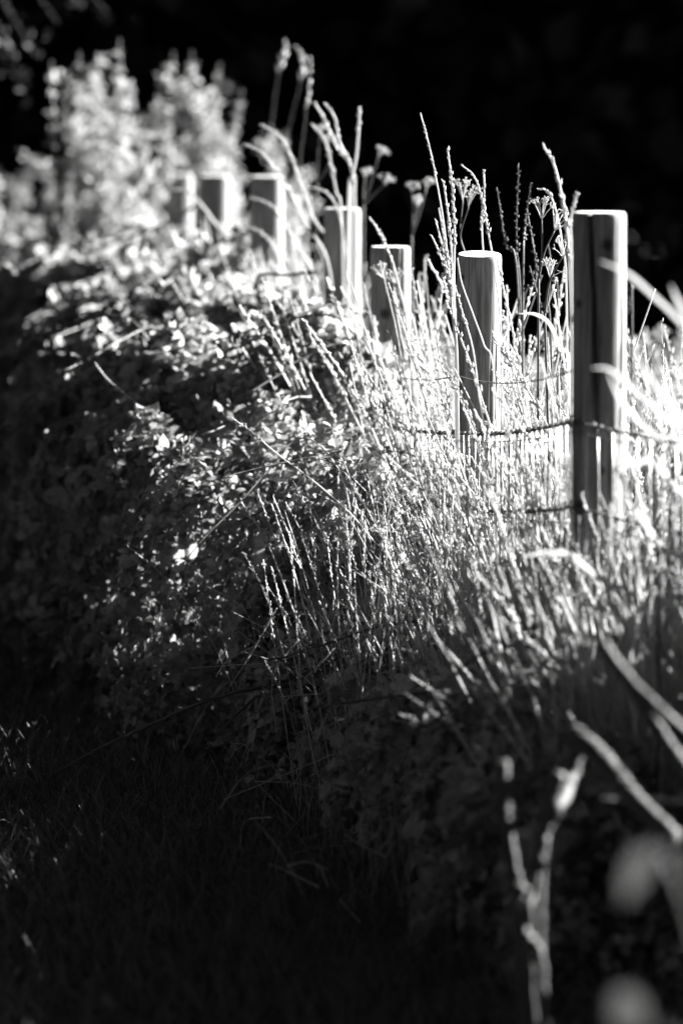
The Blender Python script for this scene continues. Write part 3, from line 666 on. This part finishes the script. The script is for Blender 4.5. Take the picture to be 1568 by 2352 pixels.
umbel([(735, 310), (752, 330)], 15.6, 720, 'soft dried umbel in front of the black wood above the soft focus post', 78, via=(728, 420), size=.022)
umbel([(775, 1075), (800, 1090)], 12.6, 850, 'dark seeded umbel hanging over the bramble leaves', 79, via=(840, 1130), size=.035, mat='darkseed')
umbel([(950, 1165), (962, 1185)], 12.0, 1000, 'dark round umbel low before the oval topped post', 80, via=(985, 1240), size=.03, mat='darkseed')

# docks: dark branched seed plants behind the wire
def dock(branches, d, foot, label, seed):
    rng = np.random.default_rng(seed); F = P(foot, 1400, d); F[2] = 0
    root = thing('dock_plant', F, label, 'dock plant', 'dark seeded docks behind the wire'); gs = Geo()
    for pts in branches:
        W = [P(x, y, d + rng.normal(0, .03)) for x, y in pts]
        p = smooth_path([F] + W, 40); tube(gs, p, np.linspace(.0032, .001, 40), 5, .5)
        gd = Geo(); spike(gd, p[18:], .008, .0035, .006, .4, 1.2, rng); part(gd, 'seed_head', M['darkseed'], root)
    part(gs, 'stem', M['cane'], root)
dock([[(1195, 760), (1185, 560), (1190, 375)], [(1200, 700), (1205, 520), (1218, 420)], [(1190, 700), (1160, 560), (1140, 430)], [(1195, 780), (1230, 640), (1210, 480)]], 12.9, 1200, 'dark branching dock in front of the black wood between two posts', 81)
dock([[(1280, 760), (1270, 640), (1258, 560)], [(1265, 800), (1240, 700), (1215, 610)]], 12.8, 1275, 'lower dark dock close to the tallest post', 82)
dock([[(1450, 760), (1442, 720), (1443, 680)]], 11.0, 1440, 'small dark seed sprig at the bright edge of the tallest post', 83)

# ------------------------------------------------------------------ canes and stems in front
def cane(pts, ds, r0, r1, label, name='bramble_cane', cat='bramble cane', mat='cane', group='bare bramble canes', thorn=True, tone=.5, sides=7, seed=0):
    rng = np.random.default_rng(300+seed)
    W = [P(x, y, d) for (x, y), d in zip(pts, ds)]; n = 60; p = smooth_path(W, n)
    p = p + rng.normal(0, r0*.07, (n, 3)); root = thing(name, p[0], label, cat, group); g = Geo()
    rr = np.linspace(r0, r1, n)*(1 + .025*rng.normal(size=n)); tube(g, p, rr, sides, tone)
    if thorn:
        for i in range(3, n-2, 3): grain(g, p[i], rng.normal(size=3), .008, .0014, .5)
    part(g, 'stem', M[mat], root)
    return root, p
def gd(y): return FPX*CAM_H/(y - HOR)                               # distance of the ground at a picture row
cane([(90, 1800), (200, 1735), (330, 1672), (470, 1612), (600, 1580), (760, 1578), (880, 1600)], [gd(1812)+.0, 11.9, 11.9, 12.0, 12.1, 12.2, 12.3], .0032, .0042, 'long dark cane arching down onto the turf', seed=1)
cane([(700, 1545), (620, 1580), (560, 1625), (490, 1700)], [12.2, 12.1, 12.0, 12.0], .003, .002, 'short dark cane fork beside the long arching one', seed=2)
cane([(350, 740), (500, 775), (620, 780), (760, 790), (850, 800)], [15.0, 14.8, 14.6, 14.4, 14.3], .004, .0035, 'dark cane running level over the pale brambles', seed=3)
cane([(200, 580), (310, 540), (400, 505), (450, 470)], [17.6, 17.4, 17.2, 17.0], .006, .004, 'blurred dark cane rising under the farthest posts', seed=4)
cane([(380, 810), (450, 790), (520, 775), (640, 770)], [15.0, 14.9, 14.8, 14.7], .004, .003, 'dark cane under the level one at the left', seed=5)
cane([(1310, 970), (1300, 1100), (1290, 1230), (1275, 1330)], [11.2, 11.2, 11.2, 11.2], .003, .002, 'thin dark stem hanging left of the tallest post', seed=6)
def dead(pts, ds, r0, r1, label, seed): return cane(pts, ds, r0, r1, label, 'dead_stem', 'dead stem', 'dead', 'thick dead stems in front of the fence', False, .5, 9, seed)
dead([(1318, 1688), (1380, 1745), (1450, 1830), (1545, 1925)], [8.7, 8.6, 8.5, 8.4], .017, .015, 'pale thick broken stem lying aslant at the lower right', 11)
dead([(1325, 1683), (1313, 1775), (1275, 1860), (1249, 1905), (1237, 1959), (1229, 2003), (1213, 2070), (1214, 2180), (1230, 2560)], [8.7, 8.7, 8.6, 8.6, 8.5, 8.5, 8.4, 8.4, 8.4], .0125, .008, 'long crooked dead stem leading down from the broken one', 12)
dead([(1280, 1779), (1260, 1850), (1250, 1900), (1240, 1975), (1236, 2120), (1250, 2600)], [8.5]*6, .0125, .009, 'thick dead stem doubled against the crooked one', 13)
dead([(1150, 1752), (1155, 1830), (1160, 1890), (1176, 1985), (1190, 2080), (1200, 2550)], [8.6]*6, .0125, .009, 'upright dead stem left of the crooked one', 14)
dead([(1197, 2035), (1185, 2099), (1203, 2145), (1240, 2223), (1260, 2600)], [8.3]*5, .011, .008, 'short hooked dead stem below the crooked one', 20)
dead([(1243, 1590), (1258, 1680), (1268, 1740), (1290, 1810)], [10.3, 10.3, 10.3, 10.2], .005, .004, 'slim upright dead stem above the crooked one', 15)
dead([(1462, 1590), (1500, 1660), (1545, 1730), (1600, 1800)], [8.6, 8.5, 8.5, 8.4], .012, .010, 'blurred dead stem slanting at the right edge', 16)
dead([(1380, 1480), (1440, 1560), (1500, 1620), (1590, 1700)], [8.4, 8.4, 8.3, 8.3], .010, .009, 'blurred pale stem slanting above the right edge one', 17)
dead([(604, 735), (598, 690), (594, 634), (660, 632), (732, 629), (738, 700), (744, 800)], [14.9]*7, .0042, .0042, 'pale dead stem folded square left of the soft focus post', 19)
dead([(1380, 1840), (1480, 1842), (1600, 1846)], [8.6, 8.6, 8.5], .006, .006, 'dim level dead stem at the right edge', 18)

# big blurred leaves close to the camera
def near_leaf(x, y, d, L, face, spin, label, stalk):
    c = P(x, y, d); root = thing('bramble_leaf', c, label, 'leaf', 'big blurred leaves near the lens')
    z = nrm(np.array(face, float)); u = nrm(np.cross([0, 0, 1.0], z)); v = np.cross(z, u); a = u*math.cos(spin) + v*math.sin(spin); b = np.cross(z, a)
    g = Geo(); vv = np.concatenate(LEAF.v)*[.75, 1, 1]; vv = (vv - [0, .5, 0])*L
    g.add(vv@np.stack([a, b, z]) + c, np.concatenate(LEAF.q), None, .8); part(g, 'leaf_blade', M['nearleaf'], root)
    e = P(*stalk); g = Geo(); tube(g, smooth_path([c - b*L*.5, (c - b*L*.5 + e)/2 + [0, 0, .02], e], 14), .002, 6, .5); part(g, 'leaf_stalk', M['cane'], root)
M['nearleaf'] = leafy('near leaf', .02, .045, .4, .5, .35, 50)
near_leaf(1465, 2010, 5.1, .068, (-.75, -.5, .35), 2.5, 'big blurred grey leaf at the lower right', (1620, 2250, 5.1))
near_leaf(1440, 2320, 5.0, .07, (-.6, -.5, .3), 1.2, 'big blurred grey leaf at the bottom edge', (1560, 2480, 4.9))
